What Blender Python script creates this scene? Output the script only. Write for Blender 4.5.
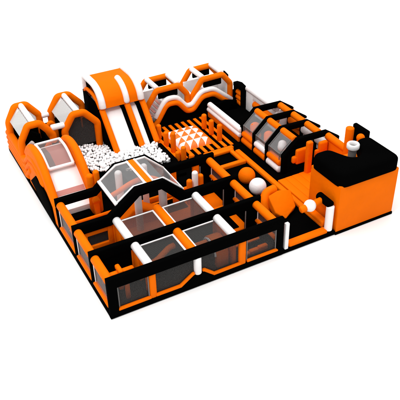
import bpy, bmesh, math, random
from mathutils import Vector, Matrix

random.seed(7)
sc = bpy.context.scene
for o in list(bpy.data.objects):
    bpy.data.objects.remove(o)
col = sc.collection

# ------------------------------------------------------------------ camera
cd = bpy.data.cameras.new("camera")
cam = bpy.data.objects.new("camera", cd)
col.objects.link(cam)
cd.sensor_width = 36.0
cd.lens = 1.67338 * 36.0
cd.clip_end = 1000
fwd = Vector((0.3793822, 0.72652153, -0.57291851))
rgt = Vector((0.87984907, -0.47485164, -0.01953308))
upv = Vector((0.28624249, 0.49667131, 0.81937955))
M = Matrix((rgt, upv, -fwd)).transposed().to_4x4()
M.translation = Vector((-5.6036724, -18.53796243, 18.99915422))
cam.matrix_world = M
sc.camera = cam

# ------------------------------------------------------------------ light
w = bpy.data.worlds.new("World")
sc.world = w
w.use_nodes = True
bg = w.node_tree.nodes["Background"]
bg.inputs["Color"].default_value = (1.0, 0.995, 0.985, 1)
bg.inputs["Strength"].default_value = 0.60


def area(name, loc, target, size, power):
    ld = bpy.data.lights.new(name, 'AREA')
    ld.shape = 'SQUARE'
    ld.size = size
    ld.energy = power
    lo = bpy.data.objects.new(name, ld)
    col.objects.link(lo)
    lo.location = loc
    lo.rotation_euler = (Vector(target) - Vector(loc)).to_track_quat('-Z', 'Y').to_euler()


area("overhead_softbox", (6, 14, 60), (6, 14, 0), 90, 50000)
area("key_softbox", (-10, -4, 34), (7, 7, 0), 9, 4200)

vs = sc.view_settings
vs.view_transform = 'Standard'
vs.look = 'None'
vs.exposure = 0.0
vs.gamma = 1.0
sc.render.engine = 'CYCLES'
sc.cycles.transparent_max_bounces = 16
sc.cycles.max_bounces = 8


# ------------------------------------------------------------------ materials
def new_mat(name):
    m = bpy.data.materials.new(name)
    m.use_nodes = True
    nt = m.node_tree
    return m, nt, nt.nodes["Principled BSDF"]


def vinyl(name, rgb, rough=0.5, spec=0.25, vary=0.08, bump=0.2, scale=2.6):
    m, nt, p = new_mat(name)
    N, L = nt.nodes, nt.links
    tc = N.new('ShaderNodeTexCoord')
    nz = N.new('ShaderNodeTexNoise')
    nz.inputs['Scale'].default_value = 1.1
    nz.inputs['Detail'].default_value = 3
    L.new(tc.outputs['Object'], nz.inputs['Vector'])
    mr = N.new('ShaderNodeMapRange')
    mr.inputs['To Min'].default_value = 1 - vary
    mr.inputs['To Max'].default_value = 1 + vary
    L.new(nz.outputs['Fac'], mr.inputs['Value'])
    vm = N.new('ShaderNodeVectorMath')
    vm.operation = 'SCALE'
    vm.inputs[0].default_value = rgb
    L.new(mr.outputs['Result'], vm.inputs['Scale'])
    L.new(vm.outputs['Vector'], p.inputs['Base Color'])
    p.inputs['Roughness'].default_value = rough
    p.inputs['Specular IOR Level'].default_value = spec
    # soft creases of stretched vinyl
    n2 = N.new('ShaderNodeTexNoise')
    n2.inputs['Scale'].default_value = scale
    n2.inputs['Detail'].default_value = 4
    n2.inputs['Distortion'].default_value = 0.6
    L.new(tc.outputs['Object'], n2.inputs['Vector'])
    bp = N.new('ShaderNodeBump')
    bp.inputs['Strength'].default_value = bump
    bp.inputs['Distance'].default_value = 0.12
    L.new(n2.outputs['Fac'], bp.inputs['Height'])
    L.new(bp.outputs['Normal'], p.inputs['Normal'])
    return m


ORANGE = vinyl("orange_vinyl", (0.85, 0.152, 0.0002), rough=0.6, spec=0.03)
BLACK = vinyl("black_vinyl", (0.0011, 0.0011, 0.0011), rough=0.8, spec=0.003, vary=0.3)
WHITE = vinyl("white_vinyl", (0.86, 0.845, 0.84), rough=0.45, spec=0.3, vary=0.02)
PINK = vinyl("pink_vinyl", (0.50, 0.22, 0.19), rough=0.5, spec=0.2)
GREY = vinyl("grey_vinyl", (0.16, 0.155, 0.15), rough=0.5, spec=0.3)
BALLW = vinyl("white_ball_plastic", (0.93, 0.928, 0.928), rough=0.4, spec=0.3, vary=0.01, bump=0.0)


def film(name, rgb, fac, rough=0.15):
    m, nt, p = new_mat(name)
    N, L = nt.nodes, nt.links
    p.inputs['Base Color'].default_value = (*rgb, 1)
    p.inputs['Roughness'].default_value = rough
    tr = N.new('ShaderNodeBsdfTransparent')
    tr.inputs['Color'].default_value = (0.93, 0.92, 0.92, 1)
    mx = N.new('ShaderNodeMixShader')
    tc = N.new('ShaderNodeTexCoord')
    nz = N.new('ShaderNodeTexNoise')
    nz.inputs['Scale'].default_value = 0.9
    L.new(tc.outputs['Object'], nz.inputs['Vector'])
    mr = N.new('ShaderNodeMapRange')
    mr.inputs['To Min'].default_value = fac - 0.08
    mr.inputs['To Max'].default_value = fac + 0.08
    L.new(nz.outputs['Fac'], mr.inputs['Value'])
    L.new(mr.outputs['Result'], mx.inputs['Fac'])
    L.new(tr.outputs[0], mx.inputs[1])
    L.new(p.outputs[0], mx.inputs[2])
    L.new(mx.outputs[0], N["Material Output"].inputs['Surface'])
    return m


FILM = film("clear_film", (0.50, 0.49, 0.49), 0.30)
FILMD = film("thin_film", (0.35, 0.25, 0.23), 0.30)


def netting(name, rgb, pitch, wire, veil):
    m, nt, p = new_mat(name)
    N, L = nt.nodes, nt.links
    p.inputs['Base Color'].default_value = (*rgb, 1)
    p.inputs['Roughness'].default_value = 0.8
    p.inputs['Specular IOR Level'].default_value = 0.05
    uv = N.new('ShaderNodeTexCoord')
    sp = N.new('ShaderNodeSeparateXYZ')
    L.new(uv.outputs['UV'], sp.inputs[0])
    outs = []
    for k in (0, 1):
        d = N.new('ShaderNodeMath'); d.operation = 'DIVIDE'
        d.inputs[1].default_value = pitch
        L.new(sp.outputs[k], d.inputs[0])
        f = N.new('ShaderNodeMath'); f.operation = 'FRACT'
        L.new(d.outputs[0], f.inputs[0])
        c = N.new('ShaderNodeMath'); c.operation = 'LESS_THAN'
        c.inputs[1].default_value = wire
        L.new(f.outputs[0], c.inputs[0])
        outs.append(c)
    mxm = N.new('ShaderNodeMath'); mxm.operation = 'MAXIMUM'
    L.new(outs[0].outputs[0], mxm.inputs[0])
    L.new(outs[1].outputs[0], mxm.inputs[1])
    v = N.new('ShaderNodeMath'); v.operation = 'MAXIMUM'
    v.inputs[1].default_value = veil
    L.new(mxm.outputs[0], v.inputs[0])
    tr = N.new('ShaderNodeBsdfTransparent')
    mx = N.new('ShaderNodeMixShader')
    L.new(v.outputs[0], mx.inputs['Fac'])
    L.new(tr.outputs[0], mx.inputs[1])
    L.new(p.outputs[0], mx.inputs[2])
    L.new(mx.outputs[0], N["Material Output"].inputs['Surface'])
    return m


NET = netting("dark_netting", (0.062, 0.060, 0.058), 0.052, 0.30, 0.16)
NETB = netting("brown_netting", (0.075, 0.054, 0.048), 0.05, 0.34, 0.45)
NETW = netting("pale_netting", (0.60, 0.60, 0.59), 0.06, 0.35, 0.60)

gm, gnt, gp = new_mat("white_studio_floor")
gp.inputs['Base Color'].default_value = (0.93, 0.928, 0.92, 1)
gp.inputs['Roughness'].default_value = 0.9
gp.inputs['Specular IOR Level'].default_value = 0.0
gn = gnt.nodes.new('ShaderNodeTexNoise')
gn.inputs['Scale'].default_value = 0.4
gr = gnt.nodes.new('ShaderNodeMixRGB')
gr.inputs[1].default_value = (0.955, 0.953, 0.945, 1)
gr.inputs[2].default_value = (0.965, 0.963, 0.957, 1)
gnt.links.new(gn.outputs['Fac'], gr.inputs[0])
gnt.links.new(gr.outputs[0], gp.inputs['Base Color'])


# ------------------------------------------------------------------ mesh helpers
def finish(bm, smooth_angle=38):
    bmesh.ops.recalc_face_normals(bm, faces=bm.faces)
    me = bpy.data.meshes.new("mesh")
    bm.to_mesh(me)
    bm.free()
    for p in me.polygons:
        p.use_smooth = True
    me.set_sharp_from_angle(angle=math.radians(smooth_angle))
    return me


def obj(name, bm, mat, parent=None):
    me = finish(bm) if isinstance(bm, bmesh.types.BMesh) else bm
    me.name = name
    if not me.materials:
        me.materials.append(mat)
    o = bpy.data.objects.new(name, me)
    col.objects.link(o)
    if parent is not None:
        o.parent = parent
        o.matrix_parent_inverse = parent_inverse(parent)
    return o


def parent_inverse(p):
    m = Matrix.Identity(4)
    while p is not None:
        m = Matrix.Translation(-p.location) @ m
        p = p.parent if p.parent and p.location.length else None
        break
    return m


def thing(name, label, cat, loc=(0, 0, 0), group=None):
    o = bpy.data.objects.new(name, None)
    col.objects.link(o)
    o.empty_display_size = 0.3
    o.location = loc
    o['label'] = label
    o['category'] = cat
    o['kind'] = 'thing'
    if group:
        o['group'] = group
    return o


def tag(o, label, cat, group=None):
    o['label'] = label
    o['category'] = cat
    o['kind'] = 'thing'
    if group:
        o['group'] = group
    return o


def box(bm, x0, x1, y0, y1, z0, z1, bev=0.06, seg=3):
    mat = Matrix.Translation(((x0 + x1) / 2, (y0 + y1) / 2, (z0 + z1) / 2)) @ Matrix.Diagonal((x1 - x0, y1 - y0, z1 - z0, 1))
    r = bmesh.ops.create_cube(bm, size=1, matrix=mat)
    if bev > 0:
        bev = min(bev, 0.48 * min(x1 - x0, y1 - y0, z1 - z0))
        es = list({e for v in r['verts'] for e in v.link_edges})
        bmesh.ops.bevel(bm, geom=es, offset=bev, segments=seg, profile=0.5, affect='EDGES', clamp_overlap=True)
    return bm


def B(*a, **k):
    return box(bmesh.new(), *a, **k)


def prism(bm, pts, axis, a, b, bev=0.06, seg=3, round_corners=0):
    """pts: 2D outline; axis 'x' -> pts are (y,z); 'y' -> (x,z); 'z' -> (x,y)."""
    def mk(p, t):
        if axis == 'x': return (t, p[0], p[1])
        if axis == 'y': return (p[0], t, p[1])
        return (p[0], p[1], t)
    if round_corners:
        pts = rounded(pts, round_corners)
    v0 = [bm.verts.new(mk(p, a)) for p in pts]
    v1 = [bm.verts.new(mk(p, b)) for p in pts]
    n = len(pts)
    f0 = bm.faces.new(v0)
    f1 = bm.faces.new(list(reversed(v1)))
    for i in range(n):
        bm.faces.new((v0[i], v1[i], v1[(i + 1) % n], v0[(i + 1) % n]))
    bmesh.ops.recalc_face_normals(bm, faces=[f for f in bm.faces if f.verts[0] in v0 + v1])
    if bev > 0:
        es = list(set(list(f0.edges) + list(f1.edges)))
        bmesh.ops.bevel(bm, geom=es, offset=bev, segments=seg, profile=0.5, affect='EDGES', clamp_overlap=True)
    return bm


def rounded(pts, r, seg=5, closed=True):
    out = []
    n = len(pts)
    for i in range(n):
        p = Vector(pts[i])
        if not closed and i in (0, n - 1):
            out.append(tuple(p)); continue
        a = Vector(pts[i - 1]); c = Vector(pts[(i + 1) % n])
        da = (a - p); dc = (c - p)
        k = min(r, da.length * 0.45, dc.length * 0.45)
        s = p + da.normalized() * k
        e = p + dc.normalized() * k
        for j in range(seg + 1):
            t = j / seg
            out.append(tuple((1 - t) ** 2 * s + 2 * t * (1 - t) * p + t * t * e))
    return out


def tube(bm, path, r, n=14, cap=0.35, smooth=0.0, closed=False, flat=1.0):
    """swept tube with domed ends; path = 3D points, optional corner rounding."""
    if smooth:
        path = rounded(path, smooth, 6, closed)
    P = [Vector(p) for p in path]
    m = len(P)
    # tangents
    T = []
    for i in range(m):
        if closed:
            t = (P[(i + 1) % m] - P[i]).normalized() + (P[i] - P[i - 1]).normalized()
        elif i == 0:
            t = P[1] - P[0]
        elif i == m - 1:
            t = P[-1] - P[-2]
        else:
            t = (P[i + 1] - P[i]).normalized() + (P[i] - P[i - 1]).normalized()
        T.append(t.normalized())
    ref = Vector((0, 0, 1)) if abs(T[0].z) < 0.9 else Vector((0, 1, 0))
    U = (ref - T[0] * ref.dot(T[0])).normalized()
    rings = []

    def ring(c, u, t, rad):
        vv = t.cross(u).normalized()
        return [bm.verts.new(c + u * (math.cos(2 * math.pi * k / n) * rad) + vv * (math.sin(2 * math.pi * k / n) * rad * flat)) for k in range(n)]
    us = []
    for i in range(m):
        U = (U - T[i] * U.dot(T[i])).normalized()
        us.append(U.copy())
    if not closed and cap > 0:
        for a in (1.2, 0.8, 0.4):
            rings.append(ring(P[0] - T[0] * (r * cap * math.sin(a)) + T[0] * (r * cap), us[0], T[0], r * math.cos(a)))
    for i in range(m):
        c = P[i].copy()
        if not closed and cap > 0:
            if i == 0: c += T[0] * (r * cap)
            if i == m - 1: c -= T[-1] * (r * cap)
        rr = r
        if (0 < i < m - 1) or closed:
            d = (P[(i + 1) % m] - P[i]).normalized().dot(T[i])
            rr = r / max(d, 0.6) if d < 0.97 else r
        rings.append(ring(c, us[i], T[i], rr))
    if not closed and cap > 0:
        for a in (0.4, 0.8, 1.2):
            rings.append(ring(P[-1] + T[-1] * (r * cap * math.sin(a)) - T[-1] * (r * cap), us[-1], T[-1], r * math.cos(a)))
    for i in range(len(rings) - 1):
        A, C = rings[i], rings[i + 1]
        for k in range(n):
            bm.faces.new((A[k], A[(k + 1) % n], C[(k + 1) % n], C[k]))
    if closed:
        A, C = rings[-1], rings[0]
        for k in range(n):
            bm.faces.new((A[k], A[(k + 1) % n], C[(k + 1) % n], C[k]))
    else:
        bm.faces.new(list(reversed(rings[0])))
        bm.faces.new(rings[-1])
    return bm


def TB(*a, **k):
    return tube(bmesh.new(), *a, **k)


def sheet(pts, thick=0.02):
    """flat panel with UVs in metres, given its 3D corners in order."""
    bm = bmesh.new()
    P = [Vector(p) for p in pts]
    nrm = (P[1] - P[0]).cross(P[2] - P[0]).normalized()
    u = (P[1] - P[0]).normalized()
    v = nrm.cross(u)
    uvl = bm.loops.layers.uv.new("UVMap")
    f = bm.faces.new([bm.verts.new(p) for p in P])
    for l in f.loops:
        d = l.vert.co - P[0]
        l[uvl].uv = (d.dot(u), d.dot(v))
    return bm


def ribbon(path, x0, x1, bm=None):
    """sheet following a (y,z) path between two x positions."""
    bm = bm or bmesh.new()
    uvl = bm.loops.layers.uv.verify()
    A = [bm.verts.new((x0, y, z)) for y, z in path]
    C = [bm.verts.new((x1, y, z)) for y, z in path]
    s = 0
    for i in range(len(path) - 1):
        f = bm.faces.new((A[i], C[i], C[i + 1], A[i + 1]))
        d = math.hypot(path[i + 1][0] - path[i][0], path[i + 1][1] - path[i][1])
        for l, uv in zip(f.loops, ((0, s), (abs(x1 - x0), s), (abs(x1 - x0), s + d), (0, s + d))):
            l[uvl].uv = uv
        s += d
    return bm


def copy_tree(o, parent=None):
    c = o.copy()
    col.objects.link(c)
    if parent is not None:
        c.parent = parent
    for ch in list(o.children):
        copy_tree(ch, c)
    return c


# ================================================================== SETTING
bm = bmesh.new()
bmesh.ops.create_grid(bm, x_segments=1, y_segments=1, size=150, matrix=Matrix.Translation((6, 12, 0)))
g = obj("ground", bm, gm)
g['kind'] = 'structure'

# ================================================================== BASE MAT
FL = 0.25   # top of the mat, floor level inside
bm = bmesh.new()
prism(bm, [(0.0, 0.02), (8.25, 0.02), (11.0, 0.02), (11.0, 2.25), (14.4, 2.25), (14.95, 5.0), (14.95, 15.1), (0, 15.1)], 'z', 0.004, FL, bev=0.05)
tag(obj("base_mat", bm, BLACK), "thin black base mat under the orange and black inflatable park", "base mat")

# ================================================================== MAZE
BX = 1.934
WY = (0.0, 1.84, 3.82, 6.12)     # front faces of the four long walls
TH = 0.26
WT = 2.03                        # top of walls
XE = 8.13
maze = thing("inflatable_maze", "low inflatable maze with four long black walls, braced by orange and white tubes", "maze", (4, 3, 0))
ARCH3 = ([(0, WT), (1.65, WT), (3.0, 3.03), (4.35, 3.03), (5.4, WT), (XE, WT)],
         [(0, 1.50), (1.72, 1.50), (2.0, 1.62), (3.15, 2.56), (4.2, 2.56), (5.15, 1.55), (5.4, 1.5), (XE, 1.50)])
ARCH4 = ([(0, WT), (1.85, WT), (2.95, 2.98), (4.55, 2.98), (5.55, WT), (XE, WT)],
         [(0, 1.62), (1.95, 1.62), (3.1, 2.6), (4.4, 2.6), (5.35, 1.62), (XE, 1.62)])


def long_wall(k, label):
    y0, y1 = WY[k], WY[k] + TH
    bm = bmesh.new()
    if k < 2:
        top = [(0, WT), (XE, WT)]; bot = [(0, 1.50), (XE, 1.50)]
    else:
        top, bot = (ARCH3, ARCH4)[k - 2]
    prism(bm, top + list(reversed(bot)), 'y', y0, y1, bev=0.07)
    wl = obj("barrier_wall", bm, BLACK, maze)
    # end posts and base
    for xa, xb in ((0.0, 0.40), (XE - 0.32, XE)):
        obj("post", B(xa + .004, xb, y0 + .004, y1 - .004, 0.0 + .006, 1.56, bev=0.06), BLACK, wl)
    return wl


walls = [long_wall(k, '') for k in range(4)]
# ---- front wall: black kick panels, orange sills, netted windows
fw = walls[0]
low = [(0.0, 0.02), (XE, 0.02), (XE, 0.30), (6.15, 0.30), (6.05, 0.30), (4.70, 0.30), (4.20, 0.70), (3.75, 0.70), (3.12, 0.30), (0, 0.30)]
obj("kick_panel", prism(bmesh.new(), low, 'y', 0.008, 0.22, bev=0.03), BLACK, fw)
sill = bmesh.new()
tube(sill, [(0.36, 0.07, 0.37), (1.80, 0.07, 0.37)], 0.075)
obj("sill", sill, ORANGE, fw)
obj("sill", TB([(2.0, .07, .38), (3.12, .07, .37), (3.70, .07, .77), (3.78, .07, .79)], 0.075), ORANGE, fw)
obj("sill", TB([(4.15, .07, .79), (4.24, .07, .77), (4.70, .07, .37), (6.0, .07, .38)], 0.075), ORANGE, fw)
obj("sill", TB([(6.3, .07, .38), (7.88, .07, .38)], 0.075), ORANGE, fw)
for xa, xb in ((1.76, 2.06), (5.92, 6.26)):
    obj("post", B(xa, xb, 0.03, 0.24, 0.26, 1.55, bev=0.08), ORANGE, fw)
obj("post", TB([(3.95, .12, .66), (3.95, .12, 1.55)], 0.17), WHITE, fw)
obj("window_net", sheet([(0.38, .14, .3), (1.8, .14, .3), (1.8, .14, 1.55), (0.38, .14, 1.55)]), NET, fw)
obj("window_net", sheet([(2.0, .145, .3), (6.0, .145, .3), (6.0, .145, 1.55), (2.0, .145, 1.55)]), NET, fw)
obj("window_net", sheet([(6.2, .14, .3), (7.85, .14, .3), (7.85, .14, 1.55), (6.2, .14, 1.55)]), NET, fw)
fr = bmesh.new()
for xx in (0.43, 1.72, 6.31, 7.77):
    obj("frame_bar", TB([(xx, .09, .42), (xx, .09, 1.52)], 0.026, n=6), GREY, fw)
# ---- inner walls: side posts, kick boards, openings
for k in (1, 2, 3):
    y0, y1 = WY[k], WY[k] + TH
    wl = walls[k]
    obj("kick_board", B(0.3, XE - 0.3, y0 + 0.05, y1 - 0.05, 0.1, 0.52 if k != 1 else 0.42, bev=0.08), ORANGE, wl)
    if k != 3:
        for xp in (BX * 1, BX * 3):
            obj("post", B(xp - 0.15, xp + 0.15, y0 + .02, y1 - .02, 0.2, 1.56, bev=0.07), ORANGE, wl)
    obj("post", B(XE - 0.75, XE - 0.32, y0 + .012, y1 - .012, 0.1, 1.56, bev=0.06), BLACK, wl)
    for xx in (0.44, XE - 0.80):
        obj("frame_bar", TB([(xx, y0 + .03, .5), (xx, y0 + .03, 1.52)], 0.026, n=6), GREY, wl)
obj("panel", B(0.38, 5.7, WY[1] + .06, WY[1] + .2, .38, 1.53, bev=.03), BLACK, walls[1])
pw = bmesh.new()
y0 = WY[2] + .05
for a, b_, c, d in ((.36, .62, .3, 1.54), (1.55, 1.80, .3, 1.54), (.60, 1.57, .3, .72), (.60, 1.57, 1.28, 1.54)):
    box(pw, a, b_, y0, y0 + .14, c, d, bev=.04)
obj("panel", pw, ORANGE, walls[2])
obj("window_net", sheet([(.55, y0 + .08, .6), (1.65, y0 + .08, .6), (1.65, y0 + .08, 1.4), (.55, y0 + .08, 1.4)]), NET, walls[2])
obj("panel", B(.5, 1.7, y0 + .2, y0 + .24, .5, 1.45, bev=.02), BLACK, walls[2])
for a, b_ in ((5.75, 6.05), (6.95, 7.3)):
    obj("panel", B(a, b_, WY[3] + .03, WY[3] + .2, .4, 1.64, bev=.05), ORANGE, walls[3])
# ---- cross tubes
TZ, TR = 1.72, 0.185
rows = [(0.2, WY[1] + 0.06), (WY[1] + 0.2, WY[2] + 0.06), (WY[2] + 0.2, WY[3] + 0.06)]
colr = {0: ORANGE, 1: WHITE, 2: ORANGE, 3: WHITE, 4: ORANGE}
for r, (ya, yb) in enumerate(rows):
    for i in range(5):
        if r == 2 and i in (1, 2, 3):
            continue
        x = i * BX + (0.02 if i else 0.2) + (0.08 if i == 4 else 0)
        obj("cross_tube", TB([(x, ya, TZ), (x, yb, TZ)], TR, n=20), colr[i], maze)
# ---- outer side windows under the left tubes, inner side windows under the right tubes
for r, (ya, yb) in enumerate(rows):
    for x, s in ((0.10, -1), (XE - 0.2, 1)):
        if x < 1:
            obj("side_panel", B(0.012, 0.22, ya + .1, yb - .02, 0.0 + .008, 0.40, bev=0.04), BLACK, maze)
        else:
            obj("side_panel", B(x, XE + 0.02, ya + .1, yb - .02, 0.0 + .008, 0.72, bev=0.04), BLACK, maze)
        obj("side_roll", TB([(x, ya + .06, .48 if x < 1 else .80), (x, yb, .48 if x < 1 else .80)], 0.10), ORANGE, maze)
        pn = obj("side_window", sheet([(x, ya, .5), (x, yb, .5), (x, yb, 1.6), (x, ya, 1.6)]), FILMD, maze)
        for yy in (ya + 0.16, yb - .1):
            obj("frame_bar", TB([(x, yy, .56), (x, yy, 1.58)], 0.022, n=6), WHITE, pn)
# ---- partitions under the white tubes
def partition(x, ya, yb, holes):
    # orange panel with a gap (opening) built from posts and lintel
    bm = bmesh.new()
    a = ya + .05; b = yb - .1
    m1 = a + (b - a) * .30; m2 = a + (b - a) * .66
    box(bm, x - .09, x + .09, a, m1, FL - .02, 1.58, bev=.05)
    box(bm, x - .09, x + .09, m2, b, FL - .02, 1.58, bev=.05)
    box(bm, x - .085, x + .085, m1 - .04, m2 + .04, 1.25, 1.575, bev=.04)
    obj("partition", bm, ORANGE, maze)


for r in (0, 1):
    ya, yb = rows[r]
    partition(BX, ya, yb, 1)
    partition(BX * 3, ya, yb, 1)
obj("floor_panel", B(2.1, 7.7, rows[1][0] + .12, rows[1][1] - .1, FL - .05, FL + .06, bev=.03), ORANGE, maze)
obj("floor_panel", B(0.4, 7.7, rows[2][0] + .12, rows[2][1] - .1, FL - .05, FL + .065, bev=.03), ORANGE, maze)
obj("floor_panel", B(6.2, 7.7, rows[0][0] + 1.0, rows[0][1] - .12, FL - .05, FL + .07, bev=.03), ORANGE, maze)
obj("floor_pad", B(2.7, 3.9, rows[1][0] + .4, rows[1][1] - .4, FL, FL + .11, bev=.03), BLACK, maze)
obj("floor_pad", B(4.4, 5.4, rows[1][0] + .5, rows[1][1] - .35, FL, FL + .11, bev=.03), BLACK, maze)
obj("floor_pad", B(6.4, 7.3, rows[1][0] + .3, rows[1][1] - .5, FL, FL + .11, bev=.03), BLACK, maze)
obj("floor_pad", B(2.4, 6.0, rows[2][0] + .9, rows[2][1] - .3, FL, FL + .12, bev=.03), BLACK, maze)
# ---- net covers over rows 1 and 2
for r, mt in ((0, NET), (1, NETB)):
    ya, yb = rows[r]
    for i in (1, 2):
        xa = i * BX + .22; xb = (i + 1) * BX - .17
        z = 1.66
        nc = obj("net_cover", sheet([(xa, ya + .03, z), (xb, ya + .03, z), (xb, yb - .02, z), (xa, yb - .02, z)]), mt, maze)
        fr = bmesh.new()
        tube(fr, [(xa + .02, yb - .14, z + .02), (xb - .02, yb - .14, z + .02)], 0.035, n=8)
        e = xb - .04 if i == 1 else xa + .04
        tube(fr, [(e, ya + .02, z + .02), (e, yb - .12, z + .02)], 0.045, n=8)
        obj("net_border", fr, WHITE, nc)
# ---- clear dome between the two arched walls
ya, yb = WY[2] + .22, WY[3] + .04
prof = [(2.12, 2.36), (2.98, 2.96), (4.42, 2.96), (5.36, 2.08)]
for (xa, za), (xb, zb), nm in zip(prof[:-1], prof[1:], "abc"):
    if nm == 'b':
        for qa, qb in ((xa, 3.55), (3.85, xb)):
            obj("dome_window", sheet([(qa, ya, za), (qb, ya, za), (qb, yb, za), (qa, yb, za)]), FILM, maze)
    else:
        obj("dome_window", sheet([(xa, ya, za), (xb, ya, zb), (xb, yb, zb), (xa, yb, za)]), FILM, maze)
fr = bmesh.new()
box(fr, 2.04, 2.20, ya - .02, yb, 2.31, 2.42, bev=.03)
for y in (ya + .06, yb - .05):
    tube(fr, [(x, y, z + .012) for x, z in prof], 0.05, n=8)
for x in (3.54, 3.92):
    tube(fr, [(x, ya, 2.99), (x, yb, 2.99)], 0.055, n=8)
for x, z in (prof[3],):
    tube(fr, [(x, ya, z + .02), (x, yb, z + .02)], 0.028, n=8)
obj("dome_frame", fr, WHITE, maze)
obj("dome_strap", B(3.59, 3.87, ya, yb, 2.94, 3.03, bev=.04), ORANGE, maze)

# ---- obstacles standing in the maze
def pillar(name, x, y, z0, h, r, mat, label, cat="pillar", group=None, cap=0.8):
    t = obj(name, TB([(0, 0, 0), (0, 0, h)], r, n=16, cap=cap), mat)
    t.location = (x, y, z0)
    return tag(t, label, cat, group)


G = "pillars inside the maze lanes"
pillar("foam_pillar", 2.98, 5.85, FL, 2.58, .17, WHITE, "white pillar under the clear dome, by its left slope", group=G)
pillar("foam_pillar", 3.28, 4.45, FL, 2.4, .17, WHITE, "white pillar behind the arched wall, below the dome, left one", group=G)
pillar("foam_pillar", 4.50, 4.45, FL, 2.4, .19, WHITE, "white pillar behind the arched wall, below the dome, right one", group=G)
pillar("foam_pillar", 4.25, 5.85, FL, 2.55, .15, WHITE, "pale pillar under the clear dome, right of its orange strap", group=G)
pillar("foam_pillar", 6.55, 5.2, FL, 1.78, .15, WHITE, "white round topped pillar between two short orange ones", group=G)
pillar("foam_pillar", 6.22, 5.15, FL, 1.45, .14, ORANGE, "short orange pillar just left of the white round topped pillar", group=G)
pillar("foam_pillar", 6.9, 5.3, FL, 1.45, .14, ORANGE, "short orange pillar just right of the white round topped pillar", group=G)
pillar("foam_pillar", 2.22, 6.75, FL, 2.36, .15, ORANGE, "tall orange pillar beside the ball pit, nearer the clear dome", group=G)
pillar("foam_pillar", 1.92, 6.8, FL, 2.22, .17, ORANGE, "tall orange pillar beside the ball pit, nearer the small slide", group=G)
pillar("foam_pillar", 5.6, 5.4, FL, 1.2, .16, ORANGE, "orange pillar behind the right slope of the clear dome", group=G)

o = bmesh.new()
box(o, 0.35, 1.60, 1.12, 1.36, 1.02, 1.24, bev=.08)
box(o, 0.86, 1.06, 0.95, 1.5, 1.20, 1.42, bev=.07)
box(o, 0.88, 1.08, 1.14, 1.34, FL, 1.06, bev=.06)
tag(obj("cross_bar_obstacle", o, ORANGE), "orange cross shaped bar on a post in the maze's near left corner", "obstacle")
o = bmesh.new()
box(o, .72, 1.28, .50, .66, 1.05, 1.25, bev=.06)
box(o, .92, 1.10, .50, .66, FL, 1.10, bev=.06)
tag(obj("tee_obstacle", o, ORANGE), "orange T shaped bar standing behind the net window at the near corner", "obstacle")
o = bmesh.new()
ring = [(0, 0.5 + .58 * math.cos(a), .52 + .58 * math.sin(a)) for a in [math.radians(d) for d in range(-20, 201, 15)]]
t = thing("hoop_obstacle", "orange hoop tunnel with a white lip under the front dark net", "obstacle", (5.0, .55, FL))
prof = [(.5 + .62 * math.cos(a), .55 + .62 * math.sin(a)) for a in [math.radians(d) for d in range(0, 181, 15)]]
inner = [(.5 + .44 * math.cos(a), .55 + .44 * math.sin(a)) for a in [math.radians(d) for d in range(180, -1, -15)]]
outl = [(p[0] + .55, p[1] + FL) for p in [(1.12, 0)] + prof + [(-.12, 0), (.10, 0)] + inner + [(.9, 0)]]
obj("tunnel", prism(bmesh.new(), outl, 'x', 5.05, 5.62, bev=.03), ORANGE, t)
obj("lip", TB([(5.03, .55 + .5 + .53 * math.cos(a), FL + .55 + .53 * math.sin(a)) for a in [math.radians(d) for d in range(0, 181, 15)]], 0.05, n=8), WHITE, t)
tag(obj("wavy_hurdle", TB([(2.2, 1.2, 1.02), (2.65, 1.25, 1.06), (3.35, 1.55, 1.24), (3.65, 1.6, 1.24)], .13, smooth=.2), ORANGE),
    "orange wavy hurdle under the front dark net, left half", "obstacle")
tag(obj("low_hurdle", TB([(4.3, 1.2, 1.15), (5.0, 1.2, 1.15)], .13), ORANGE), "short orange bar under the front dark net beside the hoop", "obstacle")
tag(obj("wedge_obstacle", prism(bmesh.new(), [(2.3, FL), (4.9, FL), (4.9, .4), (3.5, 1.25), (3.1, 1.25), (2.3, .5)], 'y', 4.75, 5.6, bev=.1), ORANGE),
    "orange wedge ramp inside the clear dome of the maze", "ramp")
tag(obj("arched_hurdle", TB([(2.35, 5.3, 2.0), (2.7, 5.3, 2.1), (3.3, 5.3, 2.35), (3.9, 5.3, 2.45), (4.5, 5.3, 2.25), (5.1, 5.3, 1.7)], .12, smooth=.3), ORANGE),
    "orange wavy tube high under the clear dome at its back", "obstacle")
tag(obj("slanted_beam", TB([(2.5, 3.0, .4), (3.3, 3.1, 1.2)], .1), ORANGE), "slanted orange beam under the left brown net", "obstacle")
o = bmesh.new()
for k in range(3):
    box(o, 6.25 + .45 * k, 6.72 + .45 * k, .4, .62, FL, .42 + .05 * k, bev=.06)
tag(obj("step_blocks", o, ORANGE), "low orange step blocks behind the front wall's right window", "steps")

# ================================================================== OBSTACLE LANE right of the maze
lane = thing("roller_lane", "black floored lane edged in orange between the maze and the tunnel", "lane", (9.5, 4, FL))
obj("lane_floor", B(8.2, 10.85, 0.35, 7.2, FL - .02, FL + .05, bev=.02), BLACK, lane)
obj("edge_rail", B(10.55, 10.84, 0.45, 8.2, FL - .01, .46, bev=.07), ORANGE, lane)
obj("front_sill", B(8.5, 10.62, 0.06, 0.42, .1, .40, bev=.08), ORANGE, lane)
obj("side_cushion", B(10.56, 10.9, 0.44, 2.0, .3, .62, bev=.08), ORANGE, lane)
def ball(name, x, y, z, r, mat, label, grp=None):
    bm = bmesh.new()
    bmesh.ops.create_uvsphere(bm, u_segments=32, v_segments=20, radius=r)
    o = obj(name, bm, mat)
    o.location = (x, y, z)
    return tag(o, label, "obstacle ball", grp)


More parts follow.
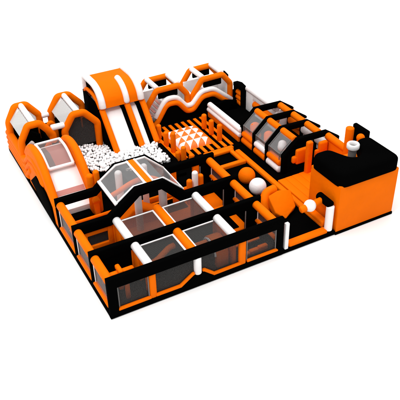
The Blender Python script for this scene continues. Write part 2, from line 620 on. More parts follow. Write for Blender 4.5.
ball("obstacle_ball", 9.55, 5.35, .72, .43, ORANGE, "big orange ball in the lane behind the big white ball", "big round balls in the lane")
ball("obstacle_ball", 9.5, 4.25, .72, .43, WHITE, "big white ball in the lane in front of the big orange ball", "big round balls in the lane")
# orange drum with a hole through it
t = thing("angular_block", "big angular orange block with an arched tube, in front of the big white ball", "obstacle", (9.6, 2.6, FL))
hx = [(9.01, 2.62, 1.30), (9.62, 2.72, 1.38), (10.25, 2.58, 1.27), (10.18, 1.99, .70), (9.44, 1.68, .41), (9.05, 2.0, .70)]
bm = bmesh.new()
a_ = [bm.verts.new(p) for p in hx]
b2 = [bm.verts.new((x + .06, y + .22 if y < 2.3 else y + .05, max(FL + .02, z - .62))) for x, y, z in hx]
bm.faces.new(a_); bm.faces.new(list(reversed(b2)))
for q in range(6):
    bm.faces.new((a_[q], b2[q], b2[(q + 1) % 6], a_[(q + 1) % 6]))
bmesh.ops.triangulate(bm, faces=[f for f in bm.faces if len(f.verts) > 4])
bmesh.ops.recalc_face_normals(bm, faces=bm.faces)
bmesh.ops.bevel(bm, geom=[e for e in bm.edges if e.calc_face_angle(0) > .35], offset=.06, segments=3, profile=.5, affect='EDGES', clamp_overlap=True)
obj("block", bm, ORANGE, t)
obj("arch_tube", TB([(8.98, 2.62, .28), (8.96, 2.86, .80), (9.22, 3.12, 1.10), (9.8, 3.14, 1.16)], .22, n=16, smooth=.3), ORANGE, t)

# entrance posts, spinner
gate = thing("entrance_gate", "low white posted entrance between the maze and the orange tower", "gate", (9.5, .1, 0))
obj("post", B(8.24, 8.44, 0.03, 0.20, .12, 1.62, bev=.04), WHITE, gate)
obj("post", TB([(10.72, .2, .3), (10.72, .2, 1.62)], .185, n=18, cap=.15), WHITE, gate)
obj("post_cap", TB([(10.72, .15, 1.68), (10.72, 1.1, 1.68)], .19, n=16), BLACK, gate)
sp = thing("spinner_bar", "orange roller bar with a white ball in its middle over the entrance", "roller", (10, .8, 1.2))
obj("bar", TB([(9.45, .72, 1.50), (10.62, .72, 1.66)], .155, n=16), ORANGE, sp)
bm = bmesh.new()
bmesh.ops.create_uvsphere(bm, u_segments=24, v_segments=16, radius=.28, matrix=Matrix.Translation((9.98, .72, 1.57)))
obj("ball", bm, WHITE, sp)

# ================================================================== TOWER BOX with black airbag cap
tw = thing("airbag_tower", "square orange tower with a puffy black airbag top at the right corner", "inflatable tower", (12.8, 1.1, 0))
bm = prism(bmesh.new(), [(11.02, 0.0), (14.6, 0.0), (14.6, 2.15), (11.02, 2.15)], 'z', .14, 2.62, bev=.05)
for v in bm.verts:
    if v.co.x > 13: v.co.x -= .28
obj("wall", bm, ORANGE, tw)
obj("base", B(10.99, 14.37, -.03, 2.2, .003, .15, bev=.03), BLACK, tw)
# cap: rounded slab with a round bite at the back between two lobes
capo = [(10.98, -.05), (14.34, -.05), (14.34, 2.2), (13.65, 2.25), (13.35, 1.8), (13.12, 1.32), (12.75, 1.0), (12.40, 1.1), (12.2, 1.5), (11.95, 2.2), (10.98, 2.2)]
bm = bmesh.new()
prism(bm, capo, 'z', 2.56, 3.24, bev=0, round_corners=.42)
es = [e for e in bm.edges if abs(e.verts[0].co.z - 3.24) < 1e-4 and abs(e.verts[1].co.z - 3.24) < 1e-4]
bmesh.ops.bevel(bm, geom=es, offset=.22, segments=6, profile=.5, affect='EDGES', clamp_overlap=False)
obj("airbag_top", bm, BLACK, tw)
cn = thing("canister", "grey canister with a white ring top in the black airbag's notch", "canister", (12.75, 1.55, 2.6))
obj("body", TB([(12.78, 1.5, 2.3), (12.78, 1.5, 3.40)], .19, n=20, cap=.1), GREY, cn)
bm = bmesh.new()
prof_ = [(.27, 3.32), (.295, 3.36), (.295, 3.52), (.27, 3.56), (.20, 3.56), (.175, 3.52), (.175, 3.36), (.20, 3.32)]
rg = [[bm.verts.new((12.78 + r_ * math.cos(a), 1.5 + r_ * math.sin(a), z_)) for r_, z_ in prof_] for a in [math.radians(d) for d in range(0, 360, 12)]]
for q in range(len(rg)):
    A_, C_ = rg[q], rg[(q + 1) % len(rg)]
    for k in range(8):
        bm.faces.new((A_[k], A_[(k + 1) % 8], C_[(k + 1) % 8], C_[k]))
obj("ring", bm, WHITE, cn)
tag(obj("tall_post", TB([(14.1, 3.3, FL), (14.1, 3.3, 3.2)], .21, n=18, cap=.4), ORANGE), "tall orange post rising behind the black airbag top", "post")
tag(obj("padded_panel", B(14.42, 14.66, 2.45, 3.52, FL, 3.22, bev=.08), BLACK), "upright black padded panel right of the tall orange post", "panel")
ball("round_knob", 14.15, 2.55, 2.95, .2, ORANGE, "small orange rounded knob peeking over the black airbag top")
pillar("knob_post", 14.15, 2.55, FL, 2.8, .17, ORANGE, "orange post under the small knob behind the black airbag", "post")

# ================================================================== STEP RAMP behind the tower
rp = thing("step_ramp", "shallow orange stepped floor running behind the tower towards the tunnel", "steps", (12.5, 3.6, 0))
for k in range(8):
    xa = 10.93 + k * .42
    obj("tread", B(xa, xa + .417, 2.3, 4.6, FL - .02, .42 + .006 * k, bev=.022), ORANGE, rp)

# ================================================================== ARCH TUNNEL on the right
tun = thing("arch_tunnel", "tunnel of four black arches with clear sides and orange ridge tubes", "tunnel", (13.1, 7.5, 0))
TY = (5.10, 6.42, 7.66, 8.92)
XL, XR = 11.43, 14.85
outer = [(XL, FL), (XL, 1.38), (XL + .84, 2.19), (XR - .84, 2.14), (XR, 1.58), (XR, FL)]
inner = [(XR - .30, FL), (XR - .32, 1.40), (XR - .98, 1.83), (XL + .96, 1.86), (XL + .30, 1.25), (XL + .30, FL)]
for y in TY:
    dx = .12 if y == TY[0] else 0
    obj("arch", prism(bmesh.new(), [(px + dx * (1 if px < 12.9 else 2), pz - dx * .5 * (pz > .3)) for px, pz in outer + inner], 'y', y, y + .24, bev=.06), BLACK, tun)
for k in range(3):
    ya, yb = TY[k] + .2, TY[k + 1] + .04
    obj("ridge_tube", TB([(XL + .92, ya, 2.0), (XL + .92, yb, 2.0)], .18, n=16), ORANGE, tun)
    obj("ridge_tube", TB([(XR - .98, ya, 1.97), (XR - .98, yb, 1.97)], .18, n=16), ORANGE, tun)
    cols = ((WHITE, ORANGE), (WHITE, ORANGE), (ORANGE, ORANGE))[k]
    a, b_ = [(ORANGE, WHITE, ORANGE), (ORANGE, WHITE, WHITE), (ORANGE, ORANGE, ORANGE)][k][:2]
    obj("side_roll", TB([(XL + .16, ya, .84), (XL + .16, yb, .84)], .20, n=16), (ORANGE, WHITE, ORANGE)[k], tun)
    obj("side_roll", TB([(XL + .14, ya, .46), (XL + .14, yb, .46)], .21, n=16), (WHITE, ORANGE, ORANGE)[k], tun)
    wn = obj("window", sheet([(XL + .10, ya, .95), (XL + .10, yb, .95), (XL + .10, yb, 1.38), (XL + .10, ya, 1.38)]), FILM, tun)
    wn2 = obj("window", sheet([(XL + .10, ya, 1.38), (XL + .10, yb, 1.38), (XL + .84, yb, 2.06), (XL + .84, ya, 2.06)]), FILM, tun)
    fr = bmesh.new()
    tube(fr, [(XL + .07, ya + .05, 1.38), (XL + .07, yb - .05, 1.38)], .022, n=6)
    tube(fr, [(XL + .07, yb - .1, .95), (XL + .07, yb - .1, 1.38), (XL + .78, yb - .1, 2.03)], .022, n=6)
    tube(fr, [(XL + .07, ya + .1, .95), (XL + .07, ya + .1, 1.38), (XL + .78, ya + .1, 2.03)], .022, n=6)
    obj("window_frame", fr, GREY, wn2)
    obj("far_side_roll", TB([(XR - .14, ya, .9), (XR - .14, yb, .9)], .3, n=14), (WHITE, WHITE, ORANGE)[k], tun)
    obj("far_side_wall", B(XR - .2, XR - .03, ya, yb, FL, 1.5, bev=.05), (WHITE, WHITE, ORANGE)[k], tun)
obj("floor", B(XL + .3, XR - .3, TY[0] + .1, TY[3] + .1, FL - .01, FL + .04, bev=.02), BLACK, tun)
# obstacles in the tunnel
o = bmesh.new()
box(o, 12.2, 12.92, 4.85, 5.07, .75, 1.62, bev=.1)
box(o, 12.0, 12.35, 4.88, 5.1, .85, 1.25, bev=.1)
tag(obj("hanging_fin", o, ORANGE), "orange padded fin at the tunnel's front arch, left of the square post", "obstacle")
tag(obj("tunnel_post", B(12.50, 12.82, 4.35, 4.62, .35, 2.22, bev=.08), ORANGE), "square orange post standing in front of the tunnel's front arch", "post")
o = bmesh.new()
box(o, 13.55, 14.1, 4.75, 5.0, .9, 1.72, bev=.12)
box(o, 13.35, 13.75, 4.8, 4.98, .8, 1.3, bev=.1)
box(o, 13.6, 13.9, 4.8, 4.95, .3, 1.0, bev=.05)
tag(obj("hanging_fin", o, ORANGE), "orange padded fin before the tunnel's front arch, right of the square post", "obstacle")
tag(obj("soft_bolster", TB([(11.85, 5.75, 1.25), (12.15, 6.05, 1.66)], .22, cap=.9), WHITE), "white rounded bolster behind the tunnel's nearest clear window", "obstacle")
tag(obj("soft_bolster", TB([(11.82, 6.85, 1.1), (12.1, 7.3, 1.62)], .27, cap=.8), ORANGE), "orange bolster behind the tunnel's middle clear window", "obstacle")
tag(obj("soft_bolster", TB([(11.8, 8.0, .8), (12.0, 8.55, 1.6)], .28, cap=.8), ORANGE), "upright orange bolster behind the tunnel's farthest clear window", "obstacle")
t = thing("corner_wall", "orange tube on a low wall between the tall post and the tunnel's right side", "wall", (14.3, 4.6, 0))
obj("roll", TB([(14.3, 3.6, 1.72), (14.25, 5.14, 1.80)], .19, n=16), ORANGE, t)
obj("wall", B(14.16, 14.40, 3.56, 5.1, FL, 1.66, bev=.06), ORANGE, t)

# ================================================================== CENTRE: striped floor, jump pad, bollards
st = thing("striped_mat", "black floor mat with long orange stripes around the triangle patterned pad", "mat", (9.3, 10.7, FL))
obj("mat", B(7.35, 11.3, 8.7, 12.75, FL - .02, FL + .06, bev=.02), BLACK, st)
for k in range(9):
    x = 7.5 + .405 * k
    obj("stripe", B(x, x + .2, 8.95, 12.68, FL + .02, FL + .11, bev=.04), ORANGE, st)
obj("border", B(8.95, 10.76, 8.62, 8.86, FL, FL + .14, bev=.05), ORANGE, st)

# jump pad: puffed sheet, each cell split into orange and white triangles
pad = thing("jump_pad", "puffed square pad patterned with orange and white triangles", "jump pad", (9.1, 10.6, FL))
mtl = []
pm, pnt, pp = new_mat("triangle_print")
N, L = pnt.nodes, pnt.links
tc = N.new('ShaderNodeTexCoord')
spx = N.new('ShaderNodeSeparateXYZ'); L.new(tc.outputs['UV'], spx.inputs[0])
fx = N.new('ShaderNodeMath'); fx.operation = 'FRACT'; L.new(spx.outputs[0], fx.inputs[0])
fy = N.new('ShaderNodeMath'); fy.operation = 'FRACT'; L.new(spx.outputs[1], fy.inputs[0])
lt = N.new('ShaderNodeMath'); lt.operation = 'LESS_THAN'; L.new(fy.outputs[0], lt.inputs[0]); L.new(fx.outputs[0], lt.inputs[1])
mx = N.new('ShaderNodeMixRGB')
mx.inputs[1].default_value = (.86, .845, .84, 1)
mx.inputs[2].default_value = (.85, .152, .0002, 1)
L.new(lt.outputs[0], mx.inputs[0]); L.new(mx.outputs[0], pp.inputs['Base Color'])
pp.inputs['Roughness'].default_value = .5
bm = bmesh.new()
uvl = bm.loops.layers.uv.new("UVMap")
n = 24
X0, X1, Y0, Y1 = 8.12, 10.02, 9.62, 11.85
gv = {}
for i in range(n + 1):
    for j in range(n + 1):
        u, v = i / n, j / n
        puff = (1 - abs(2 * u - 1) ** 6) * (1 - abs(2 * v - 1) ** 6)
        gv[i, j] = bm.verts.new((X0 + (X1 - X0) * u, Y0 + (Y1 - Y0) * v, FL + .05 + .27 * puff ** .5))
for i in range(n):
    for j in range(n):
        f = bm.faces.new((gv[i, j], gv[i + 1, j], gv[i + 1, j + 1], gv[i, j + 1]))
        for l, (a, b_) in zip(f.loops, ((i, j), (i + 1, j), (i + 1, j + 1), (i, j + 1))):
            l[uvl].uv = (a / n * 4.01 + .001, b_ / n * 4.01 + .001)
obj("pad_top", bm, pm, pad)

BG = "orange bollards around the triangle pad"
for x, y, h, lab in ((7.62, 11.55, .95, "orange bollard in the left row by the slide, farthest back"),
                     (7.62, 10.62, .95, "orange bollard in the left row by the slide, second from the back"),
                     (7.68, 9.85, 1.25, "tall orange bollard in the left row, third from the back"),
                     (7.72, 8.72, .95, "orange bollard nearest the ball pit's right corner"),
                     (8.0, 8.35, .6, "short stubby orange bollard by the maze's back wall"),
                     (7.5, 8.95, .6, "low orange bollard between the ball pit and the tall bollards"),
                     (10.36, 11.3, .98, "orange bollard before the white double rolls, farthest back"),
                     (10.38, 10.5, .98, "orange bollard before the white double rolls, middle one"),
                     (10.46, 9.7, 1.05, "orange bollard before the white double rolls, nearest")):
    pillar("bollard", x, y, FL + .05, h, .145, ORANGE, lab, "bollard", BG, cap=.7)
tag(obj("edge_strip", B(7.25, 7.5, 9.0, 12.2, FL, .5, bev=.08), ORANGE), "orange floor strip linking the left row of bollards", "edge strip")

# pit frame
pf = thing("floor_border", "square orange floor frame around a black recess beside the maze", "floor frame", (9.9, 7.8, FL))
obj("border_bar", B(8.95, 10.6, 8.34, 8.58, FL, .44, bev=.06), ORANGE, pf)
obj("border_bar", B(10.3, 10.53, 7.2, 8.33, FL, .435, bev=.06), ORANGE, pf)
obj("border_bar", B(9.0, 10.52, 6.92, 7.19, FL, .50, bev=.07), ORANGE, pf)

# white double rolls barrier
rb = thing("roll_barrier", "long barrier of two white rolls on an orange wall beside the bollards", "barrier", (11, 10.2, 0))
obj("roll", TB([(11.45, 8.98, 1.02), (11.45, 12.65, 1.02)], .17, n=18), WHITE, rb)
obj("roll", TB([(11.40, 8.98, .74), (11.40, 12.65, .74)], .16, n=18), WHITE, rb)
obj("wall", B(11.30, 11.56, 9.1, 12.6, FL - .01, .66, bev=.05), ORANGE, rb)

# black walkway wall behind the barrier
tag(obj("dark_mat", prism(bmesh.new(), [(11.65, 9.25), (13.55, 9.25), (13.55, 12.15), (11.65, 12.5)], 'z', FL - .01, .5, bev=.06), BLACK),
    "plain black padded floor between the white rolls and the back wall", "mat")
tag(obj("dark_wall", prism(bmesh.new(), [(11.7, .3), (13.35, .3), (13.35, .8), (12.6, 1.0), (11.7, .9)], 'y', 12.62, 12.8, bev=.05), BLACK),
    "low black wall in front of the right end of the wavy wall", "wall")

# ================================================================== WAVY WALL AND ARCH FRAMES at the back
wv = thing("wavy_wall", "black wall topped by wavy white and orange tubes behind the triangle pad", "wall", (10.3, 13, 0))
wave = [(7.75, .30), (8.15, .55), (8.85, 1.62), (9.55, 1.60), (10.15, .86), (10.55, .86), (11.15, 1.54), (11.95, 1.56), (13.2, .50)]
obj("panel", prism(bmesh.new(), rounded(wave, .3, 5, False) + [(13.2, .2), (7.62, .2)], 'y', 13.0, 13.2, bev=.04), BLACK, wv)
obj("lower_tube", TB([(x, 12.98, z - .09) for x, z in wave], .15, n=16, smooth=.28), ORANGE, wv)
obj("upper_tube", TB([(x + (0.05 if x > 12 else 0), 13.10, z + .19) for x, z in wave[1:]], .15, n=16, smooth=.28), WHITE, wv)


def arch_gateway(xa, xb, label):
    t = thing("arch_gateway", label, "arch", ((xa + xb) / 2, 14, 0), "orange arch frames at the back")
    pth = lambda y: [(xa + .0, y, .4), (xa, y, 1.40), (xa + .68, y, 2.34), (xb - .55, y, 2.36), (xb, y, 1.70), (xb, y, .4)]
    obj("front_arch", TB(pth(13.33), .17, n=16, smooth=.12), ORANGE, t)
    obj("rear_arch", TB([(x + .0, y, z) for x, y, z in pth(14.85)], .17, n=16, smooth=.12), ORANGE, t)
    for x in (xa + .75, xb - .55):
        obj("cross_tube", TB([(x, 13.38, 2.46), (x, 14.8, 2.46)], .155, n=16), WHITE, t)
    obj("pad", B(xa + .78, xb - .62, 13.27, 13.41, 1.80, 2.24, bev=.05), BLACK, t)
    obj("pad", B(xa + .85, xb - .6, 14.78, 14.92, 1.80, 2.22, bev=.05), BLACK, t)
    obj("back_panel", B(xa + .12, xb - .12, 14.66, 14.72, .3, 1.78, bev=.02), WHITE, t)
    for z in (.95, 1.45):
        obj("side_tube", TB([(xa + .04, 13.35, z), (xa + .04, 14.8, z)], .10, n=12), WHITE, t)
    obj("side_panel", B(xb - .1, xb - .02, 13.4, 14.75, .3, 1.9, bev=.03), WHITE, t)
    st_ = bmesh.new()
    for k in range(5):
        box(st_, xa + .25 + .22 * k, xa + .44 + .22 * k, 13.45, 14.6, .3, .75 + .17 * k, bev=.05)
    obj("stair", st_, WHITE, t)
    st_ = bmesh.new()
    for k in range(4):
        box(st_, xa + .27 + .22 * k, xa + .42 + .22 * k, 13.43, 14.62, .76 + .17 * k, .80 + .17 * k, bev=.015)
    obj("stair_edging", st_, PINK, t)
    return t


arch_gateway(7.72, 10.35, "orange arch frame with white ridge tubes right beside the big slide")
arch_gateway(10.66, 13.26, "orange arch frame with white ridge tubes next to the black portals")
t = thing("link_bundle", "white rolls crammed between the two orange arch frames", "obstacle", (10.4, 14, 0))
obj("roll", TB([(10.4, 13.35, 1.2), (10.4, 14.0, 1.25)], .16), WHITE, t)
obj("roll", TB([(10.38, 13.3, .85), (10.38, 14.4, .85)], .17), WHITE, t)

# portals and back white wall on the right
def portal(y0, y1, x, z, label):
    t = thing("portal", label, "portal", (x, (y0 + y1) / 2, 0), "black portals by the back right corner")
    obj("lintel", prism(bmesh.new(), [(y0, z - .36), (y1, z - .36), (y1, z - .12), ((y0 + y1) / 2, z), (y0, z - .08)], 'x', x - .18, x + .18, bev=.06), BLACK, t)
    obj("post", B(x - .15, x + .15, y0, y0 + .24, .2, z - .33, bev=.06), BLACK, t)
    obj("post", B(x - .15, x + .15, y1 - .2, y1, .2, z - .33, bev=.06), BLACK, t)
    for zz in (.5, .82, 1.14):
        obj("cross_roll", TB([(x + .05, y0 + .2, zz), (x + .05, y1 - .15, zz)], .16, n=14), ORANGE, t)
    return t


portal(12.25, 13.3, 13.62, 1.84, "black topped portal filled with orange rolls, nearer the white wall")
portal(14.4, 15.3, 13.62, 1.78, "black topped portal behind the right arch frame, farther back")
ww = thing("side_wall", "long white inflatable wall with an orange filled slot along the back right edge", "wall", (14, 11, 0))
WA, WB = 9.0, 12.22
obj("top_roll", TB([(13.8, WA, 1.70), (13.8, WB, 1.70)], .19, n=16), WHITE, ww)
obj("panel", B(13.7, 13.88, WB - .75, WB, .25, 1.55, bev=.05), WHITE, ww)
obj("panel", B(13.71, 13.87, WA, WB - .7, .25, .62, bev=.05), WHITE, ww)
obj("panel", B(13.72, 13.86, WA, WB - .7, 1.22, 1.54, bev=.05), WHITE, ww)
obj("end_panel", B(13.86, 14.5, 9.02, 9.14, .25, 1.55, bev=.04), WHITE, ww)
obj("slot_roll", TB([(13.85, WA, .92), (13.85, WB - .72, .92)], .2, n=14), ORANGE, ww)

# ================================================================== BIG SLIDE
bs = thing("big_slide", "tall double slide with an orange hood, white lanes and black sides", "slide", (6, 12.8, 0))
XA, XM, XB = 4.80, 6.26, 7.15
lanep = [(14.6, 2.35), (13.0, 2.35), (12.6, 2.2), (10.95, .55), (10.7, .45)]
body = [(10.72, .2), (10.72, .42), (10.95, .5), (12.6, 2.14), (13.0, 2.29), (14.9, 2.29), (14.9, .2)]
obj("body", prism(bmesh.new(), body, 'x', XA - .14, XB + .14, bev=.03), BLACK, bs)
def solid_ribbon(path, x0, x1, t):
    pts = list(path) + [(y, z - t) for y, z in reversed(path)]
    return prism(bmesh.new(), pts, 'x', x0, x1, bev=.015, seg=2)
obj("lane", solid_ribbon(lanep, XA + .12, XM - .33, .045), WHITE, bs)
obj("lane", solid_ribbon(lanep, XM + .16, XB - .34, .045), WHITE, bs)
for x in (XA, XM, XB):
    obj("rail", TB([(x, 10.72, .62), (x, 10.9, .82), (x, 12.5, 2.42), (x, 12.9, 2.55)], .165, n=18, smooth=.25, cap=.7), ORANGE, bs)
    if x == XA:
        continue
    obj("lane_edge", prism(bmesh.new(), [(10.75, .4), (10.95, .7), (12.6, 2.36), (12.9, 2.4), (12.9, 2.0), (12.6, 1.95), (10.95, .3)], 'x', x - .30, x - .13, bev=.03), BLACK, bs)
# side black panels
obj("side_panel", prism(bmesh.new(), [(10.9, .2), (10.9, .55), (12.45, 2.2), (12.55, 2.6), (14.9, 2.75), (14.9, .2)], 'x', XA - .20, XA - .12, bev=.02), BLACK, bs)
# hood: thick curved shell
hp = [(14.95, 2.5), (14.95, 3.42), (14.85, 3.52), (13.5, 3.57), (12.95, 3.40), (12.55, 3.0), (12.42, 2.52)]
hpr = rounded(hp, .45, 6, False)
def shell(path, x0, x1, th):
    c = Vector((13.6, 2.3))
    inn = []
    P = [Vector(p) for p in path]
    for i, p in enumerate(P):
        a = P[max(i - 1, 0)]; b = P[min(i + 1, len(P) - 1)]
        t = (b - a).normalized(); nn = Vector((-t.y, t.x))
        if nn.dot(c - p) < 0: nn = -nn
        inn.append(p + nn * th)
    return prism(bmesh.new(), [tuple(p) for p in P] + [tuple(p) for p in reversed(inn)], 'x', x0, x1, bev=.04, seg=2)
obj("hood", shell(hpr, XA - .0, XB - .04, .22), ORANGE, bs)
obj("hood_trim", TB([(XA + .03, y, z) for y, z in hpr], .19, n=14), WHITE, bs)
obj("hood_trim", TB([(XB - .08, y, z) for y, z in hpr], .19, n=14), WHITE, bs)
mid = [p for p in hpr if p[0] < 13.75]
mid = [(13.75, 3.56)] + [p for p in hpr if p[0] < 13.5]
obj("hood_stripe", TB([(XM - .02, y - .0, z + .0) for y, z in mid], .165, n=14, flat=1.0, cap=.9), WHITE, bs)
obj("side_trim", TB([(XA - .10, 14.85, 2.62), (XA - .10, 14.5, 2.95), (XA - .10, 13.4, 3.02), (XA - .10, 12.8, 2.8), (XA - .10, 12.5, 2.5)], .10, n=12, smooth=.3), ORANGE, bs)
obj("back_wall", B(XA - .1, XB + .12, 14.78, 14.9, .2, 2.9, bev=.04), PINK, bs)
obj("curtain", B(XA + .15, XB - .1, 12.86, 12.92, 2.3, 2.62, bev=.02), WHITE, bs)

# ================================================================== BALL PIT
bp = thing("ball_pit", "black walled pit in front of the big slide, heaped with white balls", "ball pit", (4.8, 10.5, 0))
obj("pit_floor", B(2.55, 7.3, 7.6, 12.7, FL - .03, .42, bev=.03), BLACK, bp)
obj("pit_wall", prism(bmesh.new(), [(2.6, 8.2), (3.9, 8.25), (5.6, 7.95), (7.2, 8.05), (7.2, 8.55), (5.6, 8.5), (3.9, 8.85), (2.6, 9.0)], 'z', FL, .72, bev=.1), BLACK, bp)
obj("pit_wall", B(2.45, 2.75, 8.3, 12.6, FL, .74, bev=.1), BLACK, bp)
obj("pit_wall", B(7.0, 7.3, 8.5, 10.6, FL, .70, bev=.1), BLACK, bp)
poly = [(2.78, 10.6), (2.9, 12.35), (4.55, 12.35), (4.62, 10.9), (7.0, 10.75), (6.98, 8.75), (5.4, 8.75), (3.85, 9.15), (2.95, 9.9)]


def inside(x, y, pg):
    c = False
    for i in range(len(pg)):
        (x1, y1), (x2, y2) = pg[i - 1], pg[i]
        if (y1 > y) != (y2 > y) and x < (x2 - x1) * (y - y1) / (y2 - y1) + x1:
            c = not c
    return c


R = .074
spots = []
tries = 0
rnd = random.Random(3)
s = R * 2.0
j = 0
y = 8.7
while y < 12.5:
    x = 2.7 + (s / 2 if j % 2 else 0)
    while x < 7.1:
        px, py = x + rnd.uniform(-.045, .045), y + rnd.uniform(-.045, .045)
        if inside(px, py, poly):
            heap = .08 * math.sin(px * 1.7) * math.cos(py * 1.3)
            spots.append((px, py, .70 + heap + rnd.uniform(-.07, .07)))
        x += s
    y += s * .88
    j += 1
spots.sort(key=lambda p: p[1])
near = spots[:300]
bm = bmesh.new()
bmesh.ops.create_icosphere(bm, subdivisions=3, radius=R)
bme = finish(bm, 80)
bme.materials.append(BALLW)
bme.name = "ball"
for k, p in enumerate(near):
    o = bpy.data.objects.new("pit_ball", bme)
    col.objects.link(o)
    o.location = p
    tag(o, "small white plastic ball in the ball pit below the big slide", "ball", "white balls filling the ball pit")
bm = bmesh.new()
under = [(p[0] + .05, p[1] + .04, p[2] - .15) for p in spots[::3]]
for p in spots[300:] + under:
    bmesh.ops.create_icosphere(bm, subdivisions=2, radius=R, matrix=Matrix.Translation(p))
o = tag(obj("ball_heap", bm, BALLW), "white balls heaped below and behind the top layer of the ball pit", "balls")
o['kind'] = 'stuff'
print("balls", len(spots))

# ================================================================== SMALL SLIDE on the left
ss = thing("small_slide", "small slide on the left with orange sides and a white framed hood", "slide", (1.1, 8.5, 0))
side = [(11.1, 1.9), (10.45, 2.55), (9.6, 2.83), (8.75, 2.78), (8.05, 2.35), (7.45, 1.75), (6.95, 1.25), (6.45, 1.0)]
for x0, x1 in ((0.02, .42), (1.84, 2.2)):
    obj("side_wall", prism(bmesh.new(), rounded(side, .3, 4, False) + [(6.45, .15), (11.1, .15)], 'x', x0 + .03, x1 - .05, bev=.08), ORANGE, ss)
    obj("side_tube", TB([((x0 + x1) / 2, y, z) for y, z in side], .19, n=18, smooth=.4), ORANGE, ss)
for k, dz in enumerate((.42, .80, 1.18)):
    pth = [(14.6, 1.42 - dz * .62), (12.5, 1.42 - dz * .62), (11.5, 1.62 - dz), (10.5, 2.42 - dz), (9.6, 2.66 - dz), (8.7, 2.56 - dz), (8.0, 2.1 - dz)]
    obj("side_seam", TB([(.12, y, z) for y, z in (pth[2:] if k < 2 else pth[2:4])], .15, n=12, smooth=.10), ORANGE, ss)
obj("side_panel", prism(bmesh.new(), [(10.4, .72), (9.15, 1.68), (7.75, 1.52), (7.06, 1.1), (6.9, .24), (7.6, .22)], 'x', -.05, .05, bev=.02), BLACK, ss)
sl = [(10.7, 2.2), (9.6, 2.36), (8.6, 2.0), (7.9, 1.55), (7.2, .98), (6.9, .8)]
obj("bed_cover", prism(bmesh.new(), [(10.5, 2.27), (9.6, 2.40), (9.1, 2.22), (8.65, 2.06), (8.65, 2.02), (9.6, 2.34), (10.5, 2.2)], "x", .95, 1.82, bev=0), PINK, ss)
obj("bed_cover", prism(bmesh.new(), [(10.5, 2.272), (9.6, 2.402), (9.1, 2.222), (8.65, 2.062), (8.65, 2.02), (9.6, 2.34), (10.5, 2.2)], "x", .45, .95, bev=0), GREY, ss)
obj("slide_bed", solid_ribbon(rounded(sl, .3, 4, False), .38, 1.88, .5), WHITE, ss)
obj("bed_stripe", prism(bmesh.new(), [(7.72, 1.425), (7.52, 1.263), (7.52, 1.2), (7.72, 1.36)], 'x', .40, 1.85, bev=0), PINK, ss)
hood = rounded([(10.55, 2.52), (9.5, 2.62), (8.55, 2.16)], .5, 5, False)
hw = obj("hood_window", ribbon(hood, .55, 1.72), FILMD, ss)
fr = bmesh.new()
for x in (.53, 1.75):
    tube(fr, [(x, y, z + .02) for y, z in hood], .075, n=10)
tube(fr, [(.5, 8.55, 2.18), (1.78, 8.55, 2.18)], .09, n=10)
tube(fr, [(.5, 10.55, 2.54), (1.78, 10.55, 2.54)], .06, n=10)
obj("hood_frame", fr, WHITE, hw)
o = bmesh.new()
box(o, .5, 1.75, 6.45, 6.9, FL, .55, bev=.05)
obj("landing", o, BLACK, ss)

# left outer wall with stepped rolls
lw = thing("outer_wall", "orange outer wall of stacked rolls along the far left edge", "wall", (.1, 13, 0))
for k in range(4):
    z = .36 + .30 * k
    e = 11.3 - (.0)
    pth = [(.16, 15.0, z), (.16, 12.35, z), (.16, 11.75, z - .12), (.16, 11.2, z + .12)]
    obj("roll", TB(pth, .19, n=16, smooth=.2), ORANGE, lw)
obj("kick_strip", B(.01, .12, 6.5, 15.05, .01, .2, bev=.02), BLACK, lw)
obj("rear_wall", B(.2, 7.6, 14.85, 15.05, .2, 1.2, bev=.05), BLACK, lw)

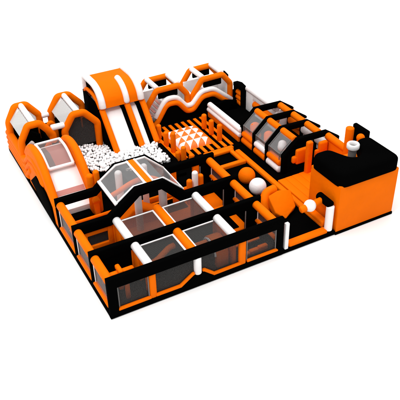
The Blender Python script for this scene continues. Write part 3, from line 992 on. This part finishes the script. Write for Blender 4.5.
# ================================================================== ARCH PAVILIONS on the left
def pavilion(xa, xb, label, leftwin):
    t = thing("arch_pavilion", label, "arch pavilion", ((xa + xb) / 2, 13.2, 0), "orange arch pavilions at the far left")
    xm = (xa + xb) / 2
    for nm, y in (("front_arch", 12.1), ("rear_arch", 14.55)):
        k = 1.0
        pth = [(xa, y, .5), (xa, y, 2.02), (xm - .38, y, 2.82), (xm + .22, y, 2.82), (xb, y, 2.05), (xb, y, .6)]
        obj(nm, TB(pth, .185, n=18, smooth=.13), ORANGE, t)
    obj("ridge_tube", TB([(xm - .05, 12.15, 2.84), (xm - .05, 14.5, 2.84)], .155, n=16), WHITE, t)
    obj("roof_net", sheet([(xa + .05, 12.2, 2.12), (xa + .05, 14.5, 2.12), (xm - .25, 14.5, 2.82), (xm - .25, 12.2, 2.82)]), NETW, t)
    obj("back_net", sheet([(xa + .05, 14.5, 1.0), (xb - .05, 14.5, 1.0), (xb - .05, 14.5, 2.0), (xm, 14.5, 2.8), (xa + .05, 14.5, 2.0)]), NETW, t)
    obj("rear_pad", B(xa + .1, xb - .1, 14.5, 14.64, .3, 1.7, bev=.05), BLACK, t)
    obj("side_pad", B(xb - .12, xb + .02, 12.3, 14.4, .3, 1.3, bev=.05), BLACK, t)
    return t


p1 = pavilion(.18, 1.85, "orange arch pavilion with pale net roof at the far left corner", True)
p2 = pavilion(2.5, 4.32, "orange arch pavilion with pale net roof beside the big slide", True)
obj("front_net", sheet([(2.6, 12.16, .9), (4.25, 12.16, .9), (4.25, 12.16, 2.05), (3.6, 12.16, 2.75), (3.2, 12.16, 2.75), (2.6, 12.16, 2.05)]), NET, p2)
obj("front_pad", B(2.5, 4.5, 12.25, 12.42, .3, 1.15, bev=.06), BLACK, p2)
obj("front_pad", B(3.5, 4.3, 12.42, 12.62, .3, 1.45, bev=.06), BLACK, p2)
tag(obj("link_tube", TB([(1.95, 14.5, 1.95), (2.4, 14.5, 1.95)], .14, n=14), WHITE), "short white tube joining the two pavilions at the back", "tube", "white link tubes between the pavilions")
tag(obj("link_tube", TB([(1.8, 12.15, 2.35), (2.55, 12.15, 2.35)], .16, n=14), WHITE), "white tube joining the two pavilions at the front", "tube", "white link tubes between the pavilions")
tag(obj("small_hoop", TB([(2.02, 13.9, .5), (2.02, 13.9, 1.45), (2.25, 13.9, 1.8), (2.5, 13.9, 1.45), (2.5, 13.9, .5)], .13, smooth=.2), ORANGE), "small orange hoop between the two arch pavilions", "hoop")
tag(obj("dark_bench", B(1.7, 2.6, 11.9, 12.05, .3, 1.6, bev=.06), BLACK), "black padded block between the two arch pavilions", "block")
tag(obj("leaning_pad", prism(bmesh.new(), [(.6, .4), (1.5, .4), (1.5, 1.5), (1.05, 1.8), (.6, 1.4)], 'y', 13.3, 13.5, bev=.08), BLACK), "black shield shaped pad inside the far left pavilion", "pad")
tag(obj("curved_roll", TB([(.5, 13.0, .5), (.55, 12.9, 1.1), (.9, 12.7, 1.5)], .13, smooth=.2), WHITE), "white curved roll inside the far left pavilion", "roll")
tag(obj("orange_brace", TB([(1.2, 12.6, .6), (1.7, 12.3, 1.5)], .13), ORANGE), "slanted orange brace at the far left pavilion's front", "brace")
